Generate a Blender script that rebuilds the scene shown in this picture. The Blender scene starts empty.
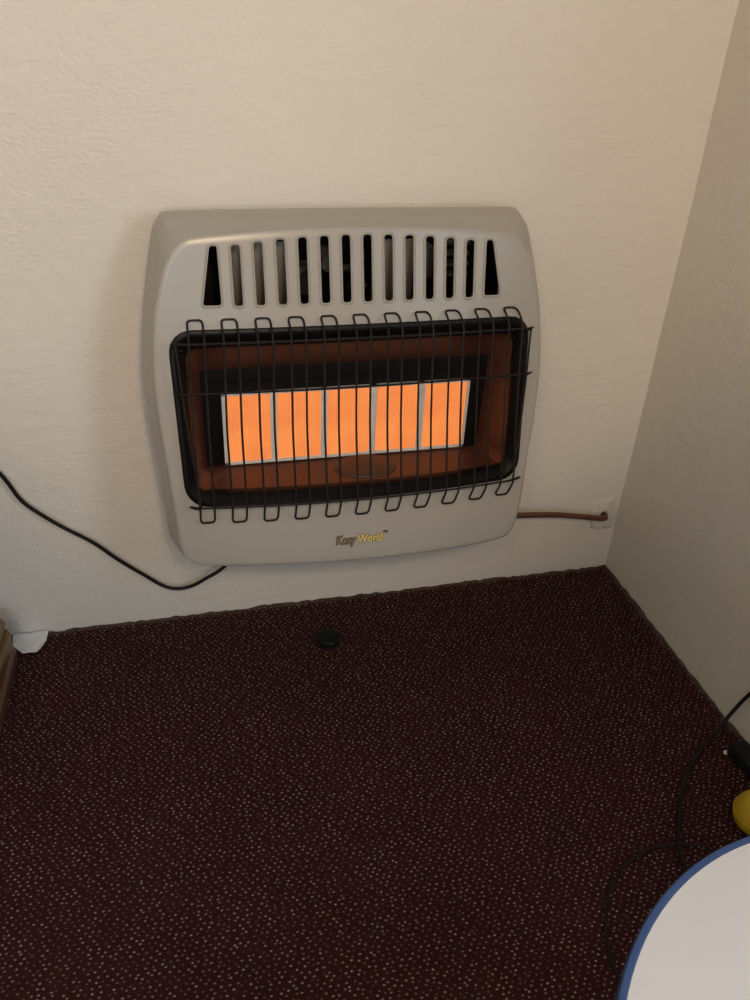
import bpy, bmesh, math, random
from mathutils import Vector, Matrix, noise
random.seed(7)
S = bpy.context.scene
COL = S.collection
PI = math.pi

# ------------------------------------------------------------------ materials
def new_mat(name):
    m = bpy.data.materials.new(name); m.use_nodes = True
    nt = m.node_tree; b = nt.nodes['Principled BSDF']
    return m, nt, b

def plain(name, col, rough=.5, metal=0., noise_amt=.12, scale=40., bump=0., bscale=200., spec=.5, coat=0.):
    m, nt, b = new_mat(name)
    N, L = nt.nodes, nt.links
    tc = N.new('ShaderNodeTexCoord')
    no = N.new('ShaderNodeTexNoise'); no.inputs['Scale'].default_value = scale; no.inputs['Detail'].default_value = 4
    L.new(tc.outputs['Object'], no.inputs['Vector'])
    mix = N.new('ShaderNodeMix'); mix.data_type = 'RGBA'
    mix.inputs['A'].default_value = (*[c*(1-noise_amt) for c in col], 1)
    mix.inputs['B'].default_value = (*[min(1, c*(1+noise_amt)) for c in col], 1)
    L.new(no.outputs['Fac'], mix.inputs['Factor']); L.new(mix.outputs['Result'], b.inputs['Base Color'])
    b.inputs['Roughness'].default_value = rough; b.inputs['Metallic'].default_value = metal
    b.inputs['Specular IOR Level'].default_value = spec; b.inputs['Coat Weight'].default_value = coat
    if bump:
        n2 = N.new('ShaderNodeTexNoise'); n2.inputs['Scale'].default_value = bscale
        L.new(tc.outputs['Object'], n2.inputs['Vector'])
        bp = N.new('ShaderNodeBump'); bp.inputs['Strength'].default_value = bump; bp.inputs['Distance'].default_value = .002
        L.new(n2.outputs['Fac'], bp.inputs['Height']); L.new(bp.outputs['Normal'], b.inputs['Normal'])
    return m

def math_node(nt, op, a, b=None, c=None):
    n = nt.nodes.new('ShaderNodeMath'); n.operation = op
    for i, v in enumerate((a, b, c)):
        if v is None: continue
        if isinstance(v, (int, float)): n.inputs[i].default_value = v
        else: nt.links.new(v, n.inputs[i])
    return n.outputs[0]

def plaster_mat(name, col, seed):
    m, nt, b = new_mat(name); N, L = nt.nodes, nt.links
    tc = N.new('ShaderNodeTexCoord')
    mp = N.new('ShaderNodeMapping'); mp.inputs['Location'].default_value = (seed, seed*2, 0)
    L.new(tc.outputs['Object'], mp.inputs['Vector'])
    n1 = N.new('ShaderNodeTexNoise'); n1.inputs['Scale'].default_value = 2.2; n1.inputs['Detail'].default_value = 3
    L.new(mp.outputs[0], n1.inputs['Vector'])
    cr = N.new('ShaderNodeMix'); cr.data_type = 'RGBA'
    cr.inputs['A'].default_value = (*[c*.965 for c in col], 1); cr.inputs['B'].default_value = (*[min(1, c*1.03) for c in col], 1)
    L.new(n1.outputs['Fac'], cr.inputs['Factor']); L.new(cr.outputs['Result'], b.inputs['Base Color'])
    b.inputs['Roughness'].default_value = .62; b.inputs['Specular IOR Level'].default_value = .3
    # trowel / brush marks, mostly horizontal
    mp2 = N.new('ShaderNodeMapping'); mp2.inputs['Scale'].default_value = (1, 1, 1.7)
    L.new(mp.outputs[0], mp2.inputs['Vector'])
    n2 = N.new('ShaderNodeTexNoise'); n2.inputs['Scale'].default_value = 26; n2.inputs['Detail'].default_value = 5; n2.inputs['Roughness'].default_value = .55
    L.new(mp2.outputs[0], n2.inputs['Vector'])
    n3 = N.new('ShaderNodeTexNoise'); n3.inputs['Scale'].default_value = 110; n3.inputs['Detail'].default_value = 3
    L.new(mp2.outputs[0], n3.inputs['Vector'])
    # patches where the texture is stronger
    n4 = N.new('ShaderNodeTexNoise'); n4.inputs['Scale'].default_value = 3.5; n4.inputs['Detail'].default_value = 2
    L.new(mp.outputs[0], n4.inputs['Vector'])
    patch = math_node(nt, 'MULTIPLY_ADD', n4.outputs['Fac'], 2.2, -.55)
    h = math_node(nt, 'ADD', math_node(nt, 'MULTIPLY', n2.outputs['Fac'], 1.0), math_node(nt, 'MULTIPLY', math_node(nt, 'MULTIPLY', n3.outputs['Fac'], patch), .75))
    bp = N.new('ShaderNodeBump'); bp.inputs['Strength'].default_value = .62; bp.inputs['Distance'].default_value = .0045
    L.new(h, bp.inputs['Height']); L.new(bp.outputs['Normal'], b.inputs['Normal'])
    return m

def carpet_mat():
    m, nt, b = new_mat('carpet_pile'); N, L = nt.nodes, nt.links
    tc = N.new('ShaderNodeTexCoord')
    sp = N.new('ShaderNodeSeparateXYZ')
    # slight wander of the weave
    wn = N.new('ShaderNodeTexNoise'); wn.inputs['Scale'].default_value = 6; wn.inputs['Detail'].default_value = 1
    L.new(tc.outputs['Object'], wn.inputs['Vector'])
    vm = N.new('ShaderNodeVectorMath'); vm.operation = 'MULTIPLY_ADD'
    L.new(wn.outputs['Color'], vm.inputs[0]); vm.inputs[1].default_value = (.006, .006, 0); L.new(tc.outputs['Object'], vm.inputs[2])
    L.new(vm.outputs[0], sp.inputs[0])
    PX, PY = .0118, .0068
    v = math_node(nt, 'DIVIDE', sp.outputs[1], PY)
    row = math_node(nt, 'FLOOR', v)
    odd = math_node(nt, 'MODULO', math_node(nt, 'ABSOLUTE', row), 2.0)
    u = math_node(nt, 'ADD', math_node(nt, 'DIVIDE', sp.outputs[0], PX), math_node(nt, 'MULTIPLY', odd, .5))
    cu = math_node(nt, 'FLOOR', u)
    cb = N.new('ShaderNodeCombineXYZ'); L.new(cu, cb.inputs[0]); L.new(row, cb.inputs[1])
    w = N.new('ShaderNodeTexWhiteNoise'); w.noise_dimensions = '2D'; L.new(cb.outputs[0], w.inputs['Vector'])
    ws = N.new('ShaderNodeSeparateColor'); L.new(w.outputs['Color'], ws.inputs[0])
    fu = math_node(nt, 'SUBTRACT', math_node(nt, 'SUBTRACT', u, cu), math_node(nt, 'MULTIPLY_ADD', ws.outputs[0], .50, .25))
    fv = math_node(nt, 'SUBTRACT', math_node(nt, 'SUBTRACT', v, row), math_node(nt, 'MULTIPLY_ADD', ws.outputs[1], .50, .25))
    du = math_node(nt, 'MULTIPLY', fu, PX/.0020); dv = math_node(nt, 'MULTIPLY', fv, PY/.0015)
    d = math_node(nt, 'SQRT', math_node(nt, 'ADD', math_node(nt, 'MULTIPLY', du, du), math_node(nt, 'MULTIPLY', dv, dv)))
    mr = N.new('ShaderNodeMapRange'); mr.interpolation_type = 'SMOOTHSTEP'
    L.new(d, mr.inputs['Value']); mr.inputs['From Min'].default_value = .55; mr.inputs['From Max'].default_value = 1.25
    mr.inputs['To Min'].default_value = 1; mr.inputs['To Max'].default_value = 0
    br = math_node(nt, 'MULTIPLY_ADD', math_node(nt, 'POWER', ws.outputs[2], 1.6), .52, .12)
    dot = math_node(nt, 'MULTIPLY', mr.outputs[0], br)
    # dark maroon ground with woolly variation
    n1 = N.new('ShaderNodeTexNoise'); n1.inputs['Scale'].default_value = 420; n1.inputs['Detail'].default_value = 2
    L.new(tc.outputs['Object'], n1.inputs['Vector'])
    n2 = N.new('ShaderNodeTexNoise'); n2.inputs['Scale'].default_value = 7; n2.inputs['Detail'].default_value = 3
    L.new(tc.outputs['Object'], n2.inputs['Vector'])
    base = N.new('ShaderNodeMix'); base.data_type = 'RGBA'
    base.inputs['A'].default_value = (.020, .0062, .0057, 1); base.inputs['B'].default_value = (.056, .0165, .0148, 1)
    L.new(math_node(nt, 'MULTIPLY_ADD', n2.outputs['Fac'], .6, math_node(nt, 'MULTIPLY_ADD', n1.outputs['Fac'], .9, -.3)), base.inputs['Factor'])
    dc = N.new('ShaderNodeMix'); dc.data_type = 'RGBA'
    dc.inputs['A'].default_value = (.57, .45, .42, 1); dc.inputs['B'].default_value = (.53, .44, .34, 1)
    L.new(ws.outputs[0], dc.inputs['Factor'])
    mx = N.new('ShaderNodeMix'); mx.data_type = 'RGBA'
    L.new(dot, mx.inputs['Factor']); L.new(base.outputs['Result'], mx.inputs['A']); L.new(dc.outputs['Result'], mx.inputs['B'])
    # dusty worn strip along the two walls
    sp2 = N.new('ShaderNodeSeparateXYZ'); L.new(tc.outputs['Object'], sp2.inputs[0])
    near = math_node(nt, 'MAXIMUM', sp2.outputs[0], sp2.outputs[1])
    n3 = N.new('ShaderNodeTexNoise'); n3.inputs['Scale'].default_value = 60; n3.inputs['Detail'].default_value = 3
    L.new(tc.outputs['Object'], n3.inputs['Vector'])
    edge = math_node(nt, 'ADD', near, math_node(nt, 'MULTIPLY_ADD', n3.outputs['Fac'], .012, -.006))
    mr2 = N.new('ShaderNodeMapRange'); L.new(edge, mr2.inputs['Value'])
    mr2.inputs['From Min'].default_value = -.013; mr2.inputs['From Max'].default_value = -.002; mr2.inputs['To Max'].default_value = .6
    mx2 = N.new('ShaderNodeMix'); mx2.data_type = 'RGBA'
    L.new(mr2.outputs[0], mx2.inputs['Factor']); L.new(mx.outputs['Result'], mx2.inputs['A']); mx2.inputs['B'].default_value = (.12, .095, .075, 1)
    L.new(mx2.outputs['Result'], b.inputs['Base Color'])
    b.inputs['Roughness'].default_value = .95; b.inputs['Specular IOR Level'].default_value = .08
    hh = math_node(nt, 'ADD', math_node(nt, 'MULTIPLY', n1.outputs['Fac'], .5), mr.outputs[0])
    bp = N.new('ShaderNodeBump'); bp.inputs['Strength'].default_value = .6; bp.inputs['Distance'].default_value = .002
    L.new(hh, bp.inputs['Height']); L.new(bp.outputs['Normal'], b.inputs['Normal'])
    return m

def plaque_mat():
    """glowing perforated ceramic: fine square grid of holes, hotter patches"""
    m, nt, b = new_mat('glowing_ceramic'); N, L = nt.nodes, nt.links
    tc = N.new('ShaderNodeTexCoord'); sp = N.new('ShaderNodeSeparateXYZ'); L.new(tc.outputs['Object'], sp.inputs[0])
    P = .0046
    a = math_node(nt, 'PINGPONG', math_node(nt, 'DIVIDE', sp.outputs[0], P), .5)
    c = math_node(nt, 'PINGPONG', math_node(nt, 'DIVIDE', sp.outputs[2], P), .5)
    hole = math_node(nt, 'MULTIPLY', math_node(nt, 'MULTIPLY', a, c), 4.0)
    n = N.new('ShaderNodeTexNoise'); n.inputs['Scale'].default_value = 14; n.inputs['Detail'].default_value = 2
    L.new(tc.outputs['Object'], n.inputs['Vector'])
    f = math_node(nt, 'MULTIPLY_ADD', hole, .75, math_node(nt, 'MULTIPLY_ADD', n.outputs['Fac'], .8, -.05))
    cr = N.new('ShaderNodeValToRGB')
    cr.color_ramp.elements[0].position = 0; cr.color_ramp.elements[0].color = (.62, .085, .014, 1)
    cr.color_ramp.elements[1].position = 1; cr.color_ramp.elements[1].color = (1.12, .37, .085, 1)
    L.new(f, cr.inputs['Fac'])
    L.new(cr.outputs['Color'], b.inputs['Emission Color']); b.inputs['Emission Strength'].default_value = PLAQUE_E
    b.inputs['Base Color'].default_value = (.22, .10, .06, 1); b.inputs['Roughness'].default_value = .9
    b.inputs['Specular IOR Level'].default_value = .1
    return m

def wood_mat(name, c1, c2):
    m, nt, b = new_mat(name); N, L = nt.nodes, nt.links
    tc = N.new('ShaderNodeTexCoord'); mp = N.new('ShaderNodeMapping'); mp.inputs['Scale'].default_value = (14, 1.6, 22)
    L.new(tc.outputs['Object'], mp.inputs['Vector'])
    n = N.new('ShaderNodeTexNoise'); n.inputs['Scale'].default_value = 3; n.inputs['Detail'].default_value = 6; n.inputs['Distortion'].default_value = 1.2
    L.new(mp.outputs[0], n.inputs['Vector'])
    mx = N.new('ShaderNodeMix'); mx.data_type = 'RGBA'; mx.inputs['A'].default_value = (*c1, 1); mx.inputs['B'].default_value = (*c2, 1)
    L.new(n.outputs['Fac'], mx.inputs['Factor']); L.new(mx.outputs['Result'], b.inputs['Base Color'])
    b.inputs['Roughness'].default_value = .42
    return m

PLAQUE_E = .90
M = dict(
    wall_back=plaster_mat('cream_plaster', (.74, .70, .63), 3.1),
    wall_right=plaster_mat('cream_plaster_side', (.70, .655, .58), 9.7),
    ceiling=plaster_mat('ceiling_paint', (.78, .75, .70), 5.5),
    carpet=carpet_mat(),
    shell=plain('champagne_enamel', (.355, .332, .298), rough=.28, metal=.0, noise_amt=.02, scale=8, bump=.05, bscale=600, spec=.6),
    black=plain('black_enamel', (.0035, .0032, .0032), rough=.4, noise_amt=.2, spec=.2),
    wire=plain('black_wire', (.008, .006, .0055), rough=.5, noise_amt=.2, spec=.3),
    reflector=plain('heat_browned_steel', (.080, .027, .015), rough=.45, metal=.1, noise_amt=.25, scale=9),
    shield=plain('burnt_steel', (.06, .032, .022), rough=.55, metal=.1, noise_amt=.3, scale=20),
    grey=plain('burner_frame_metal', (.66, .63, .60), rough=.6, metal=0., noise_amt=.1),
    plaque=plaque_mat(),
    baffle=plain('brown_grey_steel', (.20, .165, .125), rough=.5, metal=.4, noise_amt=.25, scale=12),
    valve=plain('dull_valve_metal', (.055, .045, .035), rough=.6, metal=.2, noise_amt=.4, scale=30),
    dark=plain('sooty_steel', (.0045, .0035, .0035), rough=.7, noise_amt=.3, spec=.15),
    gold=plain('gold_lettering', (.86, .66, .20), rough=.35, metal=.35, noise_amt=.05),
    bronze=plain('bronze_lettering', (.27, .205, .13), rough=.35, metal=.35, noise_amt=.05),
    cord=plain('black_rubber_cord', (.008, .0065, .006), rough=.5, noise_amt=.15, spec=.3),
    copper=plain('aged_copper', (.17, .075, .045), rough=.42, metal=.6, noise_amt=.35, scale=35),
    patch=plain('rough_plaster_patch', (.66, .63, .58), rough=.9, noise_amt=.2, scale=60, bump=.9, bscale=140),
    paper=plain('white_paper', (.72, .72, .71), rough=.8, noise_amt=.08, scale=70, bump=.3, bscale=60),
    rubber=plain('black_rubber', (.005, .0065, .006), rough=.6, noise_amt=.2, spec=.25),
    yellow=plain('yellow_plastic', (.52, .345, .012), rough=.4, noise_amt=.08, scale=15),
    white_top=plain('white_laminate', (.69, .625, .575), rough=.5, noise_amt=.02, scale=5),
    blue=plain('blue_edge_band', (.040, .080, .20), rough=.45, noise_amt=.1),
    wood_dark=wood_mat('dark_brown_wood', (.10, .042, .020), (.16, .070, .034)),
    wood_light=wood_mat('light_brown_wood', (.17, .098, .042), (.25, .150, .068)),
    white=plain('white_plastic', (.75, .74, .72), rough=.5, noise_amt=.04),
    window=plain('white_window_paint', (.75, .75, .73), rough=.45, noise_amt=.03),
)

# ------------------------------------------------------------------ helpers
def obj(name, bm_or_me, mat, parent=None, smooth=True, angle=35):
    if isinstance(bm_or_me, bmesh.types.BMesh):
        me = bpy.data.meshes.new(name); bm_or_me.normal_update(); bm_or_me.to_mesh(me); bm_or_me.free()
    else:
        me = bm_or_me
    me.name = name
    if mat is not None:
        me.materials.clear(); me.materials.append(mat)
    if smooth:
        for p in me.polygons: p.use_smooth = True
        me.set_sharp_from_angle(angle=math.radians(angle))
    o = bpy.data.objects.new(name, me); COL.objects.link(o)
    if parent is not None: o.parent = parent
    return o

def tag(o, label, cat, group=None):
    o['label'] = label; o['category'] = cat
    if group: o['group'] = group
    return o

def empty(name, loc):
    o = bpy.data.objects.new(name, None); o.location = loc; o.empty_display_size = .05; COL.objects.link(o); return o

def struct(o): o['kind'] = 'structure'; return o

def catmull(pts, n=8, closed=False):
    pts = [Vector(p) for p in pts]; out = []; k = len(pts)
    rng = range(k) if closed else range(k-1)
    for i in rng:
        if closed: p0, p1, p2, p3 = pts[i-1], pts[i], pts[(i+1) % k], pts[(i+2) % k]
        else: p0, p1, p2, p3 = pts[max(i-1, 0)], pts[i], pts[i+1], pts[min(i+2, k-1)]
        for j in range(n):
            t = j/n
            out.append(.5*((2*p1)+(p2-p0)*t+(2*p0-5*p1+4*p2-p3)*t*t+(3*p1-p0-3*p2+p3)*t**3))
    if not closed: out.append(pts[-1])
    return out

def tube(bm, path, r, sides=8, closed=False, caps=True):
    """sweep a round section along a polyline (parallel transport)"""
    path = [Vector(p) for p in path]; n = len(path)
    tang = []
    for i in range(n):
        if closed: t = path[(i+1) % n]-path[i-1]
        else: t = path[min(i+1, n-1)]-path[max(i-1, 0)]
        tang.append(t.normalized())
    ref = Vector((0, 0, 1)) if abs(tang[0].z) < .9 else Vector((1, 0, 0))
    nx = tang[0].cross(ref).normalized(); rings = []
    for i in range(n):
        if i: 
            nx = (nx-tang[i]*nx.dot(tang[i])).normalized()
        ny = tang[i].cross(nx)
        rr = r(i/(n-1)) if callable(r) else r
        rings.append([bm.verts.new(path[i]+(nx*math.cos(2*PI*k/sides)+ny*math.sin(2*PI*k/sides))*rr) for k in range(sides)])
    for i in range(n if closed else n-1):
        A, B = rings[i], rings[(i+1) % n]
        if closed and i == n-1:   # align the seam
            best = min(range(sides), key=lambda s: sum((A[k].co-B[(k+s) % sides].co).length for k in range(sides)))
            B = [B[(k+best) % sides] for k in range(sides)]
        for k in range(sides):
            bm.faces.new((A[k], A[(k+1) % sides], B[(k+1) % sides], B[k]))
    if caps and not closed:
        bm.faces.new(rings[0][::-1]); bm.faces.new(rings[-1])

def round_poly(pts, r, seg=4):
    """round the corners of a 2-D polygon"""
    out = []; n = len(pts)
    for i in range(n):
        p = Vector(pts[i]); a = Vector(pts[i-1]); b = Vector(pts[(i+1) % n])
        rr = r[i] if isinstance(r, (list, tuple)) else r
        da, db = (a-p), (b-p)
        l = min(rr, da.length*.45, db.length*.45)
        A, B = p+da.normalized()*l, p+db.normalized()*l
        for k in range(seg+1):
            t = k/seg
            out.append((A*(1-t)**2+p*2*t*(1-t)+B*t*t))
    return out

def lathe(bm, prof, seg=32, center=(0, 0, 0)):
    c = Vector(center); rings = []
    for r, z in prof:
        if r < 1e-6: rings.append([bm.verts.new(c+Vector((0, 0, z)))])
        else: rings.append([bm.verts.new(c+Vector((r*math.cos(2*PI*k/seg), r*math.sin(2*PI*k/seg), z))) for k in range(seg)])
    for A, B in zip(rings, rings[1:]):
        for k in range(seg):
            k2 = (k+1) % seg
            if len(A) == 1 and len(B) == 1: continue
            if len(A) == 1: bm.faces.new((A[0], B[k2], B[k]))
            elif len(B) == 1: bm.faces.new((A[k], A[k2], B[0]))
            else: bm.faces.new((A[k], A[k2], B[k2], B[k]))

def box(bm, x0, x1, y0, y1, z0, z1, bev=0., seg=2):
    vs = bmesh.ops.create_cube(bm, size=1)['verts']
    for v in vs:
        v.co = Vector(((x0+x1)/2+v.co.x*(x1-x0), (y0+y1)/2+v.co.y*(y1-y0), (z0+z1)/2+v.co.z*(z1-z0)))
    if bev:
        es = list({e for v in vs for e in v.link_edges})
        bmesh.ops.bevel(bm, geom=es, offset=bev, segments=seg, affect='EDGES', profile=.6)

# ------------------------------------------------------------------ room
RX0, RY0, RH = -3.4, -3.6, 2.45
WY0, WY1, WZ0, WZ1 = -2.15, -1.30, .85, 1.75      # window opening in the right wall

def grid_wall(name, umin, umax, vmin, vmax, step, place, mat, hole=None, amp=.0018, seed=0):
    bm = bmesh.new()
    us = [umin+(umax-umin)*i/round((umax-umin)/step) for i in range(round((umax-umin)/step)+1)]
    vs = [vmin+(vmax-vmin)*i/round((vmax-vmin)/step) for i in range(round((vmax-vmin)/step)+1)]
    if hole:   # snap grid lines to the opening
        for h in hole[:2]: us[min(range(len(us)), key=lambda i: abs(us[i]-h))] = h
        for h in hole[2:]: vs[min(range(len(vs)), key=lambda i: abs(vs[i]-h))] = h
    g = [[bm.verts.new(place(u, v, amp*(noise.noise(Vector((u*3.2+seed, v*3.2, seed)))*1.3+.5*noise.noise(Vector((u*11, v*11+seed, 3)))))) for v in vs] for u in us]
    for i in range(len(us)-1):
        for j in range(len(vs)-1):
            if hole:
                cu, cv = (us[i]+us[i+1])/2, (vs[j]+vs[j+1])/2
                if hole[0] < cu < hole[1] and hole[2] < cv < hole[3]: continue
            bm.faces.new((g[i][j], g[i+1][j], g[i+1][j+1], g[i][j+1]))
    bmesh.ops.recalc_face_normals(bm, faces=bm.faces)
    o = struct(obj(name, bm, mat, angle=60))
    return o

def thicken(o, t, inward_point):
    """give a wall sheet its thickness on the side away from the room"""
    me = o.data
    p = me.polygons[0]
    s = (Vector(inward_point)-p.center).dot(p.normal)
    md = o.modifiers.new('thickness', 'SOLIDIFY'); md.thickness = t; md.offset = -1 if s > 0 else 1
    md.use_even_offset = False

IN = (-1.5, -1.5, 1.2)
w = grid_wall('wall_back', RX0, .03, -.02, RH, .03, lambda u, v, n: (u, n, v), M['wall_back'], seed=2); thicken(w, .1, IN)
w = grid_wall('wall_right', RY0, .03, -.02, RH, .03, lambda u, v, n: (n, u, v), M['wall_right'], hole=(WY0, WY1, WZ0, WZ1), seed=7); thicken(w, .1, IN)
w = grid_wall('wall_left', RY0, .03, -.02, RH, .2, lambda u, v, n: (RX0+n, u, v), M['wall_back'], seed=4); thicken(w, .1, IN)
FX0, FX1, FZ0, FZ1 = -2.2, -.8, .9, 2.0  # opening added in the unseen front wall to let the soft fill in
w = grid_wall('wall_front', RX0, .03, -.02, RH, .1, lambda u, v, n: (u, RY0+n, v), M['wall_back'], hole=(FX0, FX1, FZ0, FZ1), seed=5); thicken(w, .1, IN)
w = grid_wall('ceiling', RX0, 0, RY0, 0, .2, lambda u, v, n: (u, v, RH+n), M['ceiling'], seed=6); thicken(w, .1, IN)

# carpet floor: fine near the two walls in view, edge turned up a little against the plaster
def floor_bm():
    bm = bmesh.new()
    def axis(a0, a1, fine_from):
        out = []; x = a0
        while x < fine_from-1e-6: out.append(x); x += .06
        x = fine_from
        while x < -.05: out.append(x); x += .012
        while x < -.001: out.append(x); x += .004
        out.append(.002); return out
    xs, ys = axis(RX0, 0, -1.44), axis(RY0, 0, -1.0)
    def hz(x, y):
        d = min(-x, -y)
        e = max(0, 1-d/.016)
        k = .5+.9*noise.noise(Vector((x*45, y*45, 1.3)))+.5*noise.noise(Vector((x*130, y*130, 4)))
        return .0065*e*max(0.1, k) + .0012*noise.noise(Vector((x*5, y*5, 0)))
    g = [[bm.verts.new((x, y, hz(x, y))) for y in ys] for x in xs]
    for i in range(len(xs)-1):
        for j in range(len(ys)-1):
            bm.faces.new((g[i][j], g[i+1][j], g[i+1][j+1], g[i][j+1]))
    return bm
fl = struct(obj('floor', floor_bm(), M['carpet'], angle=80)); thicken(fl, .05, IN)

# window in the right wall (outside the frame; it is where the daylight enters)
bm = bmesh.new()
T = .045
box(bm, .01, .09, WY0, WY0+T, WZ0, WZ1, .004); box(bm, .01, .09, WY1-T, WY1, WZ0, WZ1, .004)
box(bm, .01, .09, WY0, WY1, WZ0, WZ0+T, .004); box(bm, .01, .09, WY0, WY1, WZ1-T, WZ1, .004)
box(bm, .03, .07, (WY0+WY1)/2-.018, (WY0+WY1)/2+.018, WZ0, WZ1, .004)
struct(obj('window_1', bm, M['window']))
bm = bmesh.new(); a, b = RY0-.09, RY0-.01  # frame of the invented front window, made to go with the fill light
box(bm, FX0, FX0+T, a, b, FZ0, FZ1, .004); box(bm, FX1-T, FX1, a, b, FZ0, FZ1, .004)
box(bm, FX0, FX1, a, b, FZ0, FZ0+T, .004); box(bm, FX0, FX1, a, b, FZ1-T, FZ1, .004)
box(bm, (FX0+FX1)/2-.018, (FX0+FX1)/2+.018, a+.02, b-.02, FZ0, FZ1, .004)
struct(obj('added_window', bm, M['window']))

# ------------------------------------------------------------------ the gas heater
XC = -.6757
heater = empty('gas_heater', (XC, 0, 0))
tag(heater, 'beige metal wall-mounted gas heater with black wire guard and five glowing orange panels', 'heater')
FT, FB = .6988, .4092
def face(x, z):                       # how far the front panel stands off the wall (x from heater middle)
    v = min(max((z-FB)/(FT-FB), -.6), 1.6)
    bow = .0214+v*(.0066-.0214)
    return .15+.203*(FT-z)+bow*(1-(x/.30)**2)
def tval(z): return min(max((z-.66)/.19, 0), 1)

# half outline of the front rim, bottom middle -> top middle (right side)
prof = [(0, .288), (.14, .288), (.262, .290), (.292, .297), (.3065, .318), (.3165, .36), (.3255, .45), (.332, .50), (.3365, .56), (.338, .61),
        (.3345, .665), (.329, .72), (.321, .77), (.3125, .813), (.3075, .835), (.299, .848), (.281, .8545), (.14, .8555), (0, .856)]
half = catmull([(x, 0, z) for x, z in prof], 6)
ring = [Vector((p.x, p.z)) for p in half] + [Vector((-p.x, p.z)) for p in half[-2:0:-1]]
# resample by arc length for even quads
def resample(pts, n):
    L = [0]
    k = len(pts)
    for i in range(k): L.append(L[-1]+(pts[(i+1) % k]-pts[i]).length)
    out = []; j = 0
    for i in range(n):
        s = L[-1]*i/n
        while L[j+1] < s: j += 1
        t = (s-L[j])/max(1e-9, L[j+1]-L[j]); out.append(pts[j % k].lerp(pts[(j+1) % k], t))
    return out
NR = 336
ring = resample(ring, NR)
def warp(p, k=1.0):                     # the pressed panel is a little out of true at its lower left corner
    sm = lambda t: (lambda u: u*u*(3-2*u))(min(1, max(0, t)))
    x0 = p.x
    if x0 < 0: p.x -= k*(.007*sm((.54-p.y)/.20)*min(1, -x0/.3) + .009*sm((.37-p.y)/.07)*(x0/.3)**2)
    if p.y < .38: p.y += (.0035-.006*max(x0, -.15)/.3)*sm((.38-p.y)/.09)
for p in ring: warp(p)
def soften(r, n, test):
    for _ in range(n):
        q = [v.copy() for v in r]
        for i in range(len(r)):
            if test(r[i]): r[i] = q[i]*.5+(q[i-1]+q[(i+1) % len(r)])*.25
soften(ring, 12, lambda p: p.y < .40 and p.x < -.2)
def normals2(r):
    out = []
    for i in range(len(r)):
        t = (r[(i+1) % len(r)]-r[i-1]).normalized(); out.append(Vector((-t.y, t.x)))   # inward for ccw
    return out
RN = normals2(ring)
# opening outline, matched by angle around the opening's middle
OW, OZ0, OZ1 = .304, .413, .6975
def rrect(hw, z0, z1, r, seg=8):
    pts = []
    for cx, cz, a0 in ((hw-r, z0+r, -PI/2), (hw-r, z1-r, 0), (-hw+r, z1-r, PI/2), (-hw+r, z0+r, PI)):
        for k in range(seg+1):
            a = a0+PI/2*k/seg; pts.append(Vector((cx+r*math.cos(a), cz+r*math.sin(a))))
    for p in pts: p.x *= 1-.020*(.6975-p.y)/.285          # opening narrows downwards
    return pts
def ray_hit(poly, c, d):
    best = None; n = len(poly)
    for i in range(n):
        a, b = poly[i]-c, poly[(i+1) % n]-c; e = b-a
        den = d.x*e.y-d.y*e.x
        if abs(den) < 1e-12: continue
        t = (a.x*e.y-a.y*e.x)/den; u = (a.x*d.y-a.y*d.x)/den
        if t > 0 and -1e-9 <= u <= 1+1e-9: best = t if best is None else min(best, t)
    return c+d*best
def match(poly):
    """points of poly hit from the ring points: rows stay vertical above/below, horizontal beside"""
    out = []
    hw = max(p.x for p in poly); z0 = min(p.y for p in poly); z1 = max(p.y for p in poly)
    for p in ring:
        cx = max(-hw*.72, min(hw*.72, p.x*.93)); cz = max(z0+.06, min(z1-.06, p.y))
        c = Vector((cx, cz)); d = (p-c).normalized(); out.append(ray_hit(poly, c, d))
    return out
open_poly = rrect(OW, OZ0, OZ1, .034)
OPEN = match(open_poly)

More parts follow.
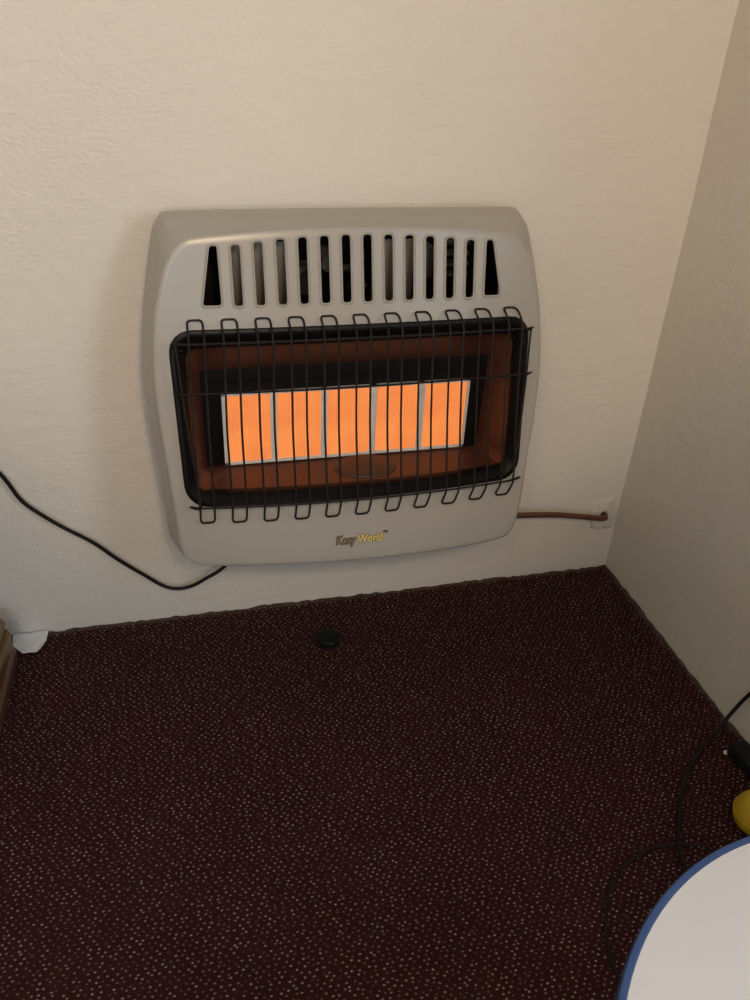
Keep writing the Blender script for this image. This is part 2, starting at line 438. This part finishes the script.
# border of the raised front field: inset most at the top corners
FIELD = [(0, .295), (.14, .295), (.262, .297), (.286, .304), (.299, .322), (.309, .36), (.3185, .45), (.325, .50), (.3295, .56), (.331, .61),
         (.3285, .665), (.322, .72), (.311, .762), (.2995, .796), (.287, .817), (.273, .829), (.254, .8345), (.14, .8425), (0, .8455)]
def shell_mesh():
    bm = bmesh.new(); loops = []
    def loop(fn): loops.append([bm.verts.new(fn(i)) for i in range(NR)])
    def edge_d(p): 
        t = tval(p.y); return face(p.x, p.y)-.007-.026*t**1.4
    def out(i, off, dep): 
        p = ring[i]+RN[i]*off; return Vector((p.x, -dep, p.y))
    def flare(i):                     # side return widens towards the wall
        t = tval(ring[i].y); return -(.004+(.009-.007*t)*abs(RN[i].x))
    def back_d(p): return max(.012, edge_d(p)-.042)
    loop(lambda i: out(i, flare(i), back_d(ring[i])))
    loop(lambda i: out(i, flare(i)*.5, (back_d(ring[i])+edge_d(ring[i]))/2))
    loop(lambda i: out(i, 0, edge_d(ring[i])-.004))
    loop(lambda i: out(i, .0012, edge_d(ring[i])))
    loop(lambda i: out(i, .0035, edge_d(ring[i])+.0035))
    # raised field: its border is inset most at the top corners and fades out down the sides
    fh = catmull([(x, 0, z) for x, z in FIELD], 6)
    fpoly = [Vector((p.x, p.z)) for p in fh] + [Vector((-p.x, p.z)) for p in fh[-2:0:-1]]
    for p in fpoly: warp(p)
    FLD = match(fpoly)
    def fp(i, off):
        p = FLD[i]+RN[i]*off; return p
    def fd(p): return face(p.x, p.y)
    loop(lambda i: (lambda p: Vector((p.x, -(fd(p)-.0015), p.y)))(fp(i, -.002)))
    loop(lambda i: (lambda p: Vector((p.x, -fd(p), p.y)))(fp(i, .002)))
    K = 16
    for k in range(1, K+1):
        t = k/K
        def f(i, t=t):
            p = fp(i, .002).lerp(OPEN[i], t)
            return Vector((p.x, -face(p.x, p.y), p.y))
        loop(f)
    for A, B in zip(loops, loops[1:]):
        for i in range(NR):
            j = (i+1) % NR; bm.faces.new((A[i], A[j], B[j], B[i]))
    # small return into the opening
    ret = [bm.verts.new(v.co+Vector((0, .012, 0))) for v in loops[-1]]
    for i in range(NR):
        j = (i+1) % NR; bm.faces.new((loops[-1][i], loops[-1][j], ret[j], ret[i]))
    bmesh.ops.recalc_face_normals(bm, faces=bm.faces)
    # make normals face the room
    s = sum(f.normal.y*f.calc_area() for f in bm.faces if abs(f.normal.y) > .8)
    if s > 0: bmesh.ops.reverse_faces(bm, faces=bm.faces)
    me = bpy.data.meshes.new('shell'); bm.to_mesh(me); bm.free()
    return me

def slot_outlines():
    out = []
    for i in range(14):
        xm = -.2285+.0352*i if 0 < i < 13 else None
        if i in (0, 13):
            s = -1 if i == 0 else 1
            poly = [(s*.2175, .7355), (s*.2505, .7355), (s*.2335, .8265), (s*.219, .8265)]
        else:
            xm = -.1925+.0350*(i-1); hw = .0088; lean = 0; zt = .8385-.011*(xm/.19)**2
            poly = [(xm-hw+lean, .7335), (xm+hw+lean, .7335), (xm+hw-lean, zt), (xm-hw-lean, zt)]
        out.append(round_poly(poly, .0075, 5))
    return out
cut = bmesh.new()
for poly in slot_outlines():
    a = [cut.verts.new((p.x, -.30, p.y)) for p in poly]; b = [cut.verts.new((p.x, -.005, p.y)) for p in poly]
    n = len(poly)
    for k in range(n): cut.faces.new((a[k], a[(k+1) % n], b[(k+1) % n], b[k]))
    cut.faces.new(a[::-1]); cut.faces.new(b)
bmesh.ops.recalc_face_normals(cut, faces=cut.faces)
cme = bpy.data.meshes.new('cut'); cut.to_mesh(cme); cut.free()
co = bpy.data.objects.new('cut', cme); COL.objects.link(co)
so = bpy.data.objects.new('shell_tmp', shell_mesh()); COL.objects.link(so)
md = so.modifiers.new('s', 'SOLIDIFY'); md.thickness = .006; md.offset = -1
md = so.modifiers.new('b', 'BOOLEAN'); md.object = co; md.operation = 'DIFFERENCE'; md.solver = 'EXACT'
bpy.context.view_layer.update()
dg = bpy.context.evaluated_depsgraph_get()
fin = bpy.data.meshes.new_from_object(so.evaluated_get(dg))
bpy.data.objects.remove(so); bpy.data.objects.remove(co)
casing = obj('casing', fin, M['shell'], heater, angle=32)

# pressed lip round every slot
bm = bmesh.new()
for poly in slot_outlines():
    tube(bm, [(p.x, -(face(p.x, p.y)+.0006), p.y) for p in poly], .0023, 6, closed=True)
obj('slot_rim', bm, M['shell'], casing)

# black rounded lip of the opening
def ring_faces(bm, loops):
    vs = [[bm.verts.new(p) for p in l] for l in loops]
    n = len(vs[0])
    for A, B in zip(vs, vs[1:]):
        for i in range(n): bm.faces.new((A[i], A[(i+1) % n], B[(i+1) % n], B[i]))
def lp(hw, z0, z1, r, dep): 
    return [Vector((p.x, -(face(p.x, p.y)+dep if not callable(dep) else dep(p)), p.y)) for p in resample(rrect(hw, z0, z1, r), 160)]
bm = bmesh.new()
ring_faces(bm, [lp(OW+.004, OZ0-.004, OZ1+.004, .037, -.010), lp(OW+.0035, OZ0-.0035, OZ1+.0035, .037, .001), lp(OW+.001, OZ0-.001, OZ1+.001, .036, .0028),
                lp(OW-.004, OZ0+.004, OZ1-.005, .033, .0026), lp(OW-.008, OZ0+.007, OZ1-.012, .030, -.001), lp(OW-.017, OZ0+.0125, OZ1-.026, .024, -.008),
                lp(OW-.020, OZ0+.0145, OZ1-.030, .020, -.014), lp(OW-.020, OZ0+.0145, OZ1-.030, .020, -.024)])
bmesh.ops.recalc_face_normals(bm, faces=bm.faces)
trim = obj('opening_trim', bm, M['black'], heater); trim['label'] = 'black rounded lip around the opening'

# reflector: hopper from the lip to the burner
BD = .100
def hop(hw, z0, z1, r, dep): return [Vector((p.x, -dep(p), p.y)) for p in resample(rrect(hw, z0, z1, r), 160)]
front = lp(OW-.019, OZ0+.0135, OZ1-.0295, .021, -.014)
back = hop(.262, .424, .611, .006, lambda p: BD)
bm = bmesh.new()
loops = [front]
for k in range(1, 9):
    t = k/8; loops.append([a.lerp(b, t) for a, b in zip(front, back)])
ring_faces(bm, loops)
bmesh.ops.recalc_face_normals(bm, faces=bm.faces)
md_me = obj('reflector', bm, M['reflector'], heater, angle=25)
md_me['label'] = 'brown heat-stained metal reflector walls inside the opening'

# burner: black back plate, grey frame, five glowing plaques
bm = bmesh.new(); box(bm, -.262, .262, -BD, -.088, .420, .616, .001)
for z in (.426, .586):                                   # folded flange lines
    box(bm, -.255, .255, -BD-.003, -BD, z-.0015, z+.0015, .0005)
burner = obj('burner_plate', bm, M['dark'], heater)
X0, X1, Z0, Z1 = -.2265, .2275, .427, .567
bm = bmesh.new()
t = .004
box(bm, X0, X1, -.1085, -.1005, Z1-t, Z1, .0008); box(bm, X0, X1, -.1085, -.1005, Z0, Z0+.006, .0008)
box(bm, X0, X0+.0065, -.1085, -.1005, Z0, Z1, .0008); box(bm, X1-.005, X1, -.1085, -.1005, Z0, Z1, .0008)
for k in range(1, 5):
    xm = -.1365+.091*(k-1)
    box(bm, xm-.0060, xm+.0060, -.1080, -.1005, Z0, Z1, .0008); box(bm, xm-.0012, xm+.0012, -.1092, -.1075, Z0+.006, Z1-t, .0004)
fr = obj('burner_frame', bm, M['grey'], burner)
for k in range(5):
    xm = -.182+.091*k
    bm = bmesh.new(); box(bm, -.0405, .0405, -.0062, 0, -.0665, .0665, .001)
    pq = obj('burner_plaque', bm, M['plaque'], burner); pq.location = (xm, -.1005, .4975)
    pq['label'] = 'glowing orange ceramic plaque'
# low burnt dome in front of the middle plaque
bm = bmesh.new()
lathe(bm, [(.058*math.cos(a), .0075*math.sin(a)) for a in [PI/2*k/8 for k in range(9)]], 40)
for v in bm.verts: v.co = Vector((v.co.x+.024, v.co.y*.72-.150, v.co.z+.4265))
obj('pilot_shield', bm, M['shield'], heater)

# rear chassis on the wall, half hidden behind the casing
bm = bmesh.new()
box(bm, -.262, .262, -.010, -.002, .33, .82, .002)
box(bm, -.268, -.262, -.088, -.002, .33, .82, .001); box(bm, .262, .268, -.088, -.002, .33, .82, .001)
box(bm, -.262, .262, -.088, -.010, .33, .336, .001)
box(bm, -.262, .262, -.088, -.080, .606, .70, .001); box(bm, -.262, .262, -.088, -.080, .336, .418, .001)
obj('chassis', bm, M['dark'], heater)
# what shows through the louvres: brown baffle plates and a dark valve assembly between
for xs in ((-.208, -.102), (.040, .112)):
    bm = bmesh.new(); box(bm, xs[0], xs[1], -.075, -.070, .715, .815, .001)
    box(bm, xs[0], xs[1], -.080, -.070, .700, .715, .001)
    obj('baffle_plate', bm, M['baffle'], heater)
gv = bmesh.new(); tube(gv, [(-.035, -.02, .78), (-.035, -.085, .78)], .014, 12)
gv = obj('gas_valve', gv, M['valve'], heater)
def bit(name, fn):
    b = bmesh.new(); fn(b); return obj(name, b, M['valve'], gv)
bit('gas_tube', lambda b: tube(b, catmull([(-.09, -.06, .755), (-.05, -.066, .775), (0, -.06, .765), (.03, -.05, .785)], 6), .006, 8))
bit('regulator', lambda b: tube(b, [(-.070, -.05, .72), (-.070, -.05, .775)], .009, 10))
bit('wire', lambda b: tube(b, catmull([(.0, -.07, .735), (.012, -.08, .752), (.03, -.075, .738)], 6), .003, 8))
bit('igniter', lambda b: box(b, .125, .150, -.07, -.03, .745, .80, .003))
for k in range(4): bit('terminal', lambda b: box(b, .172, .215, -.07, -.05, .748+.018*k, .754+.018*k, .001))

# wire guard
WR = .0018
def gface(x, z, off): return -(face(x, z)+off)
guard_bm = bmesh.new()
def crossbar(z, e):
    """bowed bar whose ends run past the opening, then hook back and down onto the panel"""
    hook = [(e-.012, gface(e, z-.020, .002), z-.021), (e-.004, gface(e, z-.016, .006), z-.017), (e+.003, gface(e, z-.008, .016), z-.008), (e+.004, gface(e, z, .027), z-.001), (e-.006, gface(e, z, .0335), z)]
    pts = [(-x, y, zz) for x, y, zz in hook]
    for k in range(-9, 10): pts.append((k*.030, gface(k*.030, z, .0345), z))
    pts += hook[::-1]
    tube(guard_bm, catmull(pts, 5), WR, 8)
crossbar(.691, .298); crossbar(.6145, .300); crossbar(.426, .290)
for s in (-1, 1):                     # side rods tying the crossbars together
    tube(guard_bm, catmull([(s*x, gface(x, z, .0325), z) for x, z in ((.296, .692), (.294, .65), (.2925, .6145), (.288, .55), (.282, .48), (.277, .425))], 4), WR, 8)
guard = obj('wire_guard', guard_bm, M['wire'], heater)
def loop_bm(xm):
    h = .0118
    left = []
    for z, off in ((.7165, .003), (.7140, .011), (.7085, .024), (.700, .033), (.688, .035), (.65, .033), (.60, .033), (.55, .033), (.50, .033), (.45, .033), (.428, .033), (.418, .030), (.405, .021), (.393, .012), (.3865, .009)):
        left.append((z, off))
    pts = []
    def sx(z): return xm-.0045*min(1, max(0, (.70-z)/.15))*(1-max(0, xm)/.35)
    L = [Vector((sx(z)-h, gface(xm, z, o), z)) for z, o in left]
    R = [Vector((sx(z)+h, gface(xm, z, o), z)) for z, o in left]
    path = L[1:-1]
    zb, ob = left[-1]; zt, ot = left[0]
    path = path+[Vector((sx(zb)-h+.0022, gface(xm, zb, ob), zb+.0012)), Vector((sx(zb)-h*.55, gface(xm, zb, ob), zb)), Vector((sx(zb)+h*.55, gface(xm, zb, ob), zb)), Vector((sx(zb)+h-.0022, gface(xm, zb, ob), zb+.0012))]
    path = path+R[1:-1][::-1]
    path = path+[Vector((xm+h-.0022, gface(xm, zt, ot), zt-.0012)), Vector((xm+h*.55, gface(xm, zt, ot), zt)), Vector((xm-h*.55, gface(xm, zt, ot), zt)), Vector((xm-h+.0022, gface(xm, zt, ot), zt-.0012))]
    b = bmesh.new(); tube(b, catmull(path, 4, closed=True), WR, 8, closed=True); return b
for i in range(11):
    obj('guard_wire', loop_bm(-.2635+.0530*i), M['wire'], guard)

# name lettering on the lower panel
def text_mesh(body, size, extrude, offset, shear):
    c = bpy.data.curves.new('lettering', 'FONT'); c.body = body; c.size = size; c.extrude = extrude; c.offset = offset; c.shear = shear
    c.resolution_u = 3; c.space_character = 1.0
    o = bpy.data.objects.new('lettering', c); COL.objects.link(o); bpy.context.view_layer.update()
    me = bpy.data.meshes.new_from_object(o.evaluated_get(bpy.context.evaluated_depsgraph_get()))
    bpy.data.objects.remove(o); bpy.data.curves.remove(c); return me
def lay(me, x0, z0, lift, sx=1.):
    for v in me.vertices:
        x = x0+v.co.x*sx; z = z0+v.co.y
        v.co = Vector((x, -(face(x, z)+lift+v.co.z), z))
    return me
SZ = .0215
full = text_mesh('Kozy World', SZ, .0006, .0, .15)
W0 = max(v.co.x for v in full.vertices); SX = .0865/W0
kz = text_mesh('Kozy', SZ, .0006, .0, .15); W1 = max(v.co.x for v in text_mesh('Kozy W', SZ, .0006, .0, .15).vertices)-max(v.co.x for v in text_mesh('W', SZ, .0006, .0, .15).vertices)
def merge(parts):
    b = bmesh.new()
    for me in parts: b.from_mesh(me)
    return b
LX, LZ = -.0505, .3295
blk = lay(text_mesh('Kozy World', SZ, .0006, .0011, .15), LX+.0004, LZ-.0006, .0006, SX)
tm = lay(text_mesh('TM', SZ*.28, .0004, .0001, 0), LX+.0875, LZ+.0128, .0006)
name = obj('name_lettering', merge([blk, tm]), M['black'], heater, smooth=False); name['label'] = 'black backing of the raised brand lettering'
obj('bronze_letters', lay(text_mesh('Kozy', SZ, .0006, .0003, .15), LX, LZ, .0017, SX), M['bronze'], name, smooth=False)
obj('gold_letters', lay(text_mesh('World', SZ, .0006, .00045, .15), LX+W1*SX, LZ, .0017, SX), M['gold'], name, smooth=False)

# ------------------------------------------------------------------ pipe, patch and cords
bm = bmesh.new()
tube(bm, catmull([(-.0400, .02, .1585), (-.0400, -.010, .1585), (-.0455, -.0225, .1600), (-.056, -.0275, .1630), (-.068, -.028, .1655), (-.115, -.029, .176), (-.179, -.030, .1885), (-.271, -.034, .2005), (-.34, -.036, .208), (-.42, -.038, .225), (-.47, -.038, .27), (-.475, -.038, .322)], 8), .0064, 12)
pipe = tag(obj('gas_pipe', bm, M['copper']), 'brown copper gas pipe running from the heater into the wall near the corner', 'pipe')
bm = bmesh.new()
rings = []
SEG = 36
for r, h in ((.0085, .001), (.011, .0055), (.018, .0045), (.026, .0035), (.033, .0032), (.037, .0005), (.0385, -.004)):
    rg = []
    for k in range(SEG):
        a = 2*PI*k/SEG
        rr = r*1.08*(1+.34*noise.noise(Vector((math.cos(a)*1.7, math.sin(a)*1.7, 4.2)))*(r/.03)+.10*noise.noise(Vector((math.cos(a)*5, math.sin(a)*5, r*90))))
        hh = h*1.2+.0034*noise.noise(Vector((math.cos(a)*3*r*60, math.sin(a)*3*r*60, 8)))
        rg.append(bm.verts.new((-.0400+rr*math.cos(a)*.98, -hh, .1545+rr*math.sin(a)*1.15)))
    rings.append(rg)
for A, B in zip(rings, rings[1:]):
    for k in range(SEG): bm.faces.new((A[k], B[k], B[(k+1) % SEG], A[(k+1) % SEG]))
tag(obj('plaster_patch', bm, M['patch'], angle=40), 'rough chipped plaster patch on the wall around the copper pipe', 'plaster patch')

bm = bmesh.new()
tube(bm, catmull([(-1.60, -.012, .64), (-1.48, -.012, .58), (-1.36, -.012, .49), (-1.30, -.012, .394), (-1.277, -.012, .340), (-1.258, -.012, .313), (-1.214, -.012, .269), (-1.161, -.012, .224), (-1.118, -.012, .176), (-1.073, -.012, .132), (-1.038, -.012, .099), (-1.01, -.016, .090), (-.98, -.022, .098), (-.953, -.030, .118), (-.913, -.036, .148), (-.86, -.038, .21), (-.83, -.038, .28), (-.825, -.038, .322)], 8), .0038, 10)
tag(obj('electric_cable', bm, M['cord']), 'black cable hanging along the wall from under the left end of the heater', 'cable')

bm = bmesh.new()
tube(bm, catmull([(-.007, -.92, .62), (-.006, -.78, .48), (-.006, -.67, .35), (-.007, -.590, .2357), (-.008, -.5396, .1057), (-.018, -.530, .060), (-.042, -.534, .020), (-.092, -.561, .0055), (-.155, -.611, .005), (-.207, -.673, .005), (-.244, -.732, .006), (-.256, -.761, .009),
    (-.268, -.83, .005), (-.245, -.88, .004), (-.205, -.86, .004), (-.178, -.80, .004), (-.200, -.751, .0045), (-.230, -.737, .0045), (-.281, -.729, .004), (-.338, -.743, .004), (-.383, -.771, .004), (-.416, -.809, .004), (-.438, -.858, .004), (-.446, -.892, .004), (-.448, -.930, .004), (-.44, -.99, .004), (-.42, -1.05, .004)], 8), lambda t: .0035-.0013*min(1, max(0, (t-.30)/.25)), 10)
tag(obj('extension_cord', bm, M['cord']), 'black cord coming off the right wall and looping on the carpet beside the round table', 'cord')

# ------------------------------------------------------------------ small things on the carpet
kn = empty('rubber_foot', (-.713, -.143, 0)); tag(kn, 'small round black rubber foot lying on the carpet below the heater', 'rubber foot')
bm = bmesh.new(); lathe(bm, [(0, 0), (.019, 0), (.0205, .002), (.0205, .008), (.018, .0095), (0, .0095)], 32); obj('base', bm, M['rubber'], kn)
bm = bmesh.new(); lathe(bm, [(0, .0095), (.0225, .0095), (.0245, .012), (.0245, .018), (.0225, .0205), (.016, .0215), (0, .021)], 32)
for v in bm.verts: v.co.y += .001
obj('cap', bm, M['rubber'], kn)

# curled paper scrap against the wall
bm = bmesh.new()
NU, NV = 14, 12
def scrap(u, v):
    x = -1.347+.070*u
    depth = .060*(1-.45*max(0, (u-.72)/.28)**2-.42*max(0, (.35-u)/.35))
    y = -.004-depth*v
    z = .0065+.004*(1-v)**2+.022*max(0, v-.70)**1.5+.0008*math.sin(u*9+v*3)+.0022*noise.noise(Vector((u*5, v*5, 2)))
    return Vector((x+.010*(u-.5)*-v, y, z))
g = [[bm.verts.new(scrap(i/NU, j/NV)) for j in range(NV+1)] for i in range(NU+1)]
for i in range(NU):
    for j in range(NV): bm.faces.new((g[i][j], g[i][j+1], g[i+1][j+1], g[i+1][j]))
bmesh.ops.recalc_face_normals(bm, faces=bm.faces)
sol = bmesh.ops.solidify(bm, geom=list(bm.faces), thickness=.0016)
tag(obj('paper_scrap', bm, M['paper'], angle=50), 'crumpled white paper scrap on the carpet against the wall beside the wooden cabinet', 'paper')

# black power adapter and white crumb beside the right wall
ad = empty('power_adapter', (-.031, -.604, 0)); tag(ad, 'black power adapter lying on the carpet against the right wall', 'adapter')
bm = bmesh.new(); box(bm, -.022, .022, -.040, .030, .001, .028, .008, 3)
for v in bm.verts:
    k = (v.co.z/.028); v.co.x *= 1-.12*k; v.co.y *= 1-.10*k
bmesh.ops.rotate(bm, verts=bm.verts, cent=(0, 0, 0), matrix=Matrix.Rotation(.12, 3, 'Z'))
obj('adapter_body', bm, M['rubber'], ad)
bm = bmesh.new(); tube(bm, catmull([(.004, -.038, .013), (.004, -.052, .012), (.006, -.064, .010)], 5), lambda t: .008-.004*t, 10); obj('strain_relief', bm, M['cord'], ad)
bm = bmesh.new(); bmesh.ops.create_icosphere(bm, subdivisions=2, radius=.0055)
for v in bm.verts: v.co = Vector((v.co.x*1.1, v.co.y*.9, v.co.z*.7))+Vector((.0012*noise.noise(v.co*400), 0, .0010*noise.noise(v.co*300)))
cr = tag(obj('white_crumb', bm, M['white']), 'tiny white crumb on the carpet beside the black adapter', 'crumb'); cr.location = (-.0525, -.579, .004)

# yellow toy egg
yb = empty('yellow_ball', (-.103, -.728, 0)); tag(yb, 'yellow plastic ball on the carpet at the right edge behind the round table', 'ball')
bm = bmesh.new()
pf = []
for k in range(25):
    a = -PI/2+PI*k/24; pf.append((max(0, .0385*math.cos(a)*(1-.08*math.sin(a))), .0385+.0385*math.sin(a)))
pf[0] = (0, pf[0][1]); pf[-1] = (0, pf[-1][1])
lathe(bm, pf, 40); obj('ball_shell', bm, M['yellow'], yb, angle=80)
bm = bmesh.new(); tube(bm, [(0.0386*math.cos(2*PI*k/48), 0.0386*math.sin(2*PI*k/48), .0385) for k in range(48)], .0011, 6, closed=True)
obj('seam', bm, M['yellow'], yb)

# round side table in the foreground
TX, TY, TH, TR = -.454, -1.318, .5, .289
tb = empty('round_table', (TX, TY, 0)); tag(tb, 'small round white table with blue rim in the foreground', 'table')
bm = bmesh.new(); lathe(bm, [(0, TH-.020), (TR-.009, TH-.020), (TR-.0070, TH-.001), (TR-.0075, TH), (0, TH)], 128); obj('tabletop', bm, M['white_top'], tb)
bm = bmesh.new()
pr = [(TR-.0085, TH-.022), (TR-.002, TH-.022), (TR, TH-.019), (TR, TH-.003), (TR-.0015, TH), (TR-.0055, TH+.0010), (TR-.0070, TH+.0006), (TR-.0065, TH-.004)]
lathe(bm, pr+[pr[0]], 128); e = obj('edge_band', bm, M['blue'], tb); e['label'] = 'blue band around the tabletop edge'
bm = bmesh.new(); tube(bm, [(0, 0, .03), (0, 0, TH-.020)], .022, 20); obj('pedestal', bm, M['white'], tb)
bm = bmesh.new(); lathe(bm, [(0, 0), (.15, 0), (.155, .004), (.15, .010), (.06, .022), (.026, .04), (.0, .04)], 48); obj('base', bm, M['white'], tb)

# wooden cabinet whose moulded foot shows at the left edge
cb = empty('wooden_cabinet', (-1.60, -.26, 0)); tag(cb, 'brown wooden cabinet foot moulding at the left edge of the photo', 'cabinet')
def moulding(bm, prof, x_right, x_left, y_back, y_front):
    """profile (offset from right side, z) mitred round front/right/left sides"""
    vs = []
    for o, z in prof:
        vs.append([bm.verts.new(p) for p in ((x_right+o, y_back, z), (x_right+o, y_front-o, z), (x_left-o, y_front-o, z), (x_left-o, y_back, z))])
    for A, B in zip(vs, vs[1:]):
        for k in range(4): bm.faces.new((A[k], A[(k+1) % 4], B[(k+1) % 4], B[k]))
    bm.faces.new(vs[0][::-1]); bm.faces.new(vs[-1])
CXR, CXL, CYB, CYF = .250, -.30, .204, -.17
bm = bmesh.new(); moulding(bm, [(.010, 0), (.011, .026), (.005, .034), (.004, .0775)], CXR, CXL, CYB, CYF); bmesh.ops.recalc_face_normals(bm, faces=bm.faces)
obj('plinth', bm, M['wood_dark'], cb)
bm = bmesh.new()                       # side board whose lower edge is cut on a rising line
poly = [(.200, .0345), (.200, .078), (-.17, .078), (-.17, .070), (.09, .068)]
a = [bm.verts.new((CXR+.009, y, z)) for y, z in poly]; b = [bm.verts.new((CXR-.06, y, z)) for y, z in poly]
for k in range(5): bm.faces.new((a[k], a[(k+1) % 5], b[(k+1) % 5], b[k]))
bm.faces.new(a); bm.faces.new(b[::-1]); bmesh.ops.recalc_face_normals(bm, faces=bm.faces)
bmesh.ops.bevel(bm, geom=list(bm.edges), offset=.0025, segments=2, affect='EDGES')
obj('side_board', bm, M['wood_light'], cb)
bm = bmesh.new(); moulding(bm, [(-.010, .0782), (-.001, .082), (.003, .090), (.001, .099), (-.008, .106), (-.02, .108)], CXR, CXL, CYB+.002, CYF); bmesh.ops.recalc_face_normals(bm, faces=bm.faces)
obj('base_moulding', bm, M['wood_light'], cb, angle=60)
bm = bmesh.new(); moulding(bm, [(0, .1082), (0, .62)], CXR-.09, CXL+.05, CYB, CYF+.05); bmesh.ops.recalc_face_normals(bm, faces=bm.faces)
obj('body', bm, M['wood_dark'], cb, smooth=False)
bm = bmesh.new(); moulding(bm, [(0, .6202), (.012, .628), (.012, .640), (0, .645)], CXR-.09, CXL+.05, CYB, CYF+.05); bmesh.ops.recalc_face_normals(bm, faces=bm.faces)
obj('cabinet_top', bm, M['wood_light'], cb, smooth=False)
cb.rotation_euler.z = math.radians(-2.5)

# ------------------------------------------------------------------ light
def light(name, kind, loc, power, col, **kw):
    d = bpy.data.lights.new(name, kind); d.energy = power; d.color = col
    for k, v in kw.items(): setattr(d, k, v)
    o = bpy.data.objects.new(name, d); o.location = loc; COL.objects.link(o); return o
wl = light('daylight', 'AREA', (.16, (WY0+WY1)/2, (WZ0+WZ1)/2), 23, (.74, .87, 1.0), shape='RECTANGLE', size=WY1-WY0, size_y=WZ1-WZ0)
wl.rotation_euler = (0, PI/2, 0)
wl.data.size, wl.data.size_y = WZ1-WZ0, WY1-WY0
fw = light('fill_front', 'AREA', ((FX0+FX1)/2, RY0-.16, (FZ0+FZ1)/2), 17, (.90, .95, 1.0), shape='RECTANGLE', size=FX1-FX0, size_y=FZ1-FZ0)  # added cool fill behind the camera, raises the soft ambient level
fw.rotation_euler = (PI/2, 0, 0)
sp = light('shaded_lamp', 'SPOT', (-.85, -2.0, 1.75), 50, (1.0, .74, .46), shadow_soft_size=.09, spot_size=math.radians(52), spot_blend=.5)
sp.rotation_euler = (Vector((-.66, 0, 1.08))-Vector(sp.location)).to_track_quat('-Z', 'Y').to_euler()
light('warm_fill', 'POINT', (-1.7, -2.3, 2.1), 20, (1.0, .78, .56), shadow_soft_size=.15)  # added warm ambient fill, mainly for the right wall; no fixture modelled
W = bpy.data.worlds.new('daylight_sky'); S.world = W; W.use_nodes = True
W.node_tree.nodes['Background'].inputs[0].default_value = (.6, .75, 1, 1); W.node_tree.nodes['Background'].inputs[1].default_value = 1.0

# ------------------------------------------------------------------ camera
cd = bpy.data.cameras.new('camera'); cam = bpy.data.objects.new('camera', cd); COL.objects.link(cam); S.camera = cam
Rv, Uv, Fv = Vector((.97000508, -.23911227, .04376614)), Vector((.09105495, .52434456, .84662375)), Vector((.22538666, .81724422, -.53038924))
mw = Matrix.Identity(4)
for i in range(3): mw[i][0], mw[i][1], mw[i][2] = Rv[i], Uv[i], -Fv[i]
mw[0][3], mw[1][3], mw[2][3] = -.98187848, -1.4250183, 1.17798199
cam.matrix_world = mw
cd.sensor_fit = 'VERTICAL'; cd.sensor_height = 36; cd.lens = 826.408*36/1000; cd.clip_start = .01

vs = S.view_settings
vs.view_transform = 'Standard'; vs.look = 'None'; vs.exposure = 0; vs.gamma = 1; vs.use_curve_mapping = False
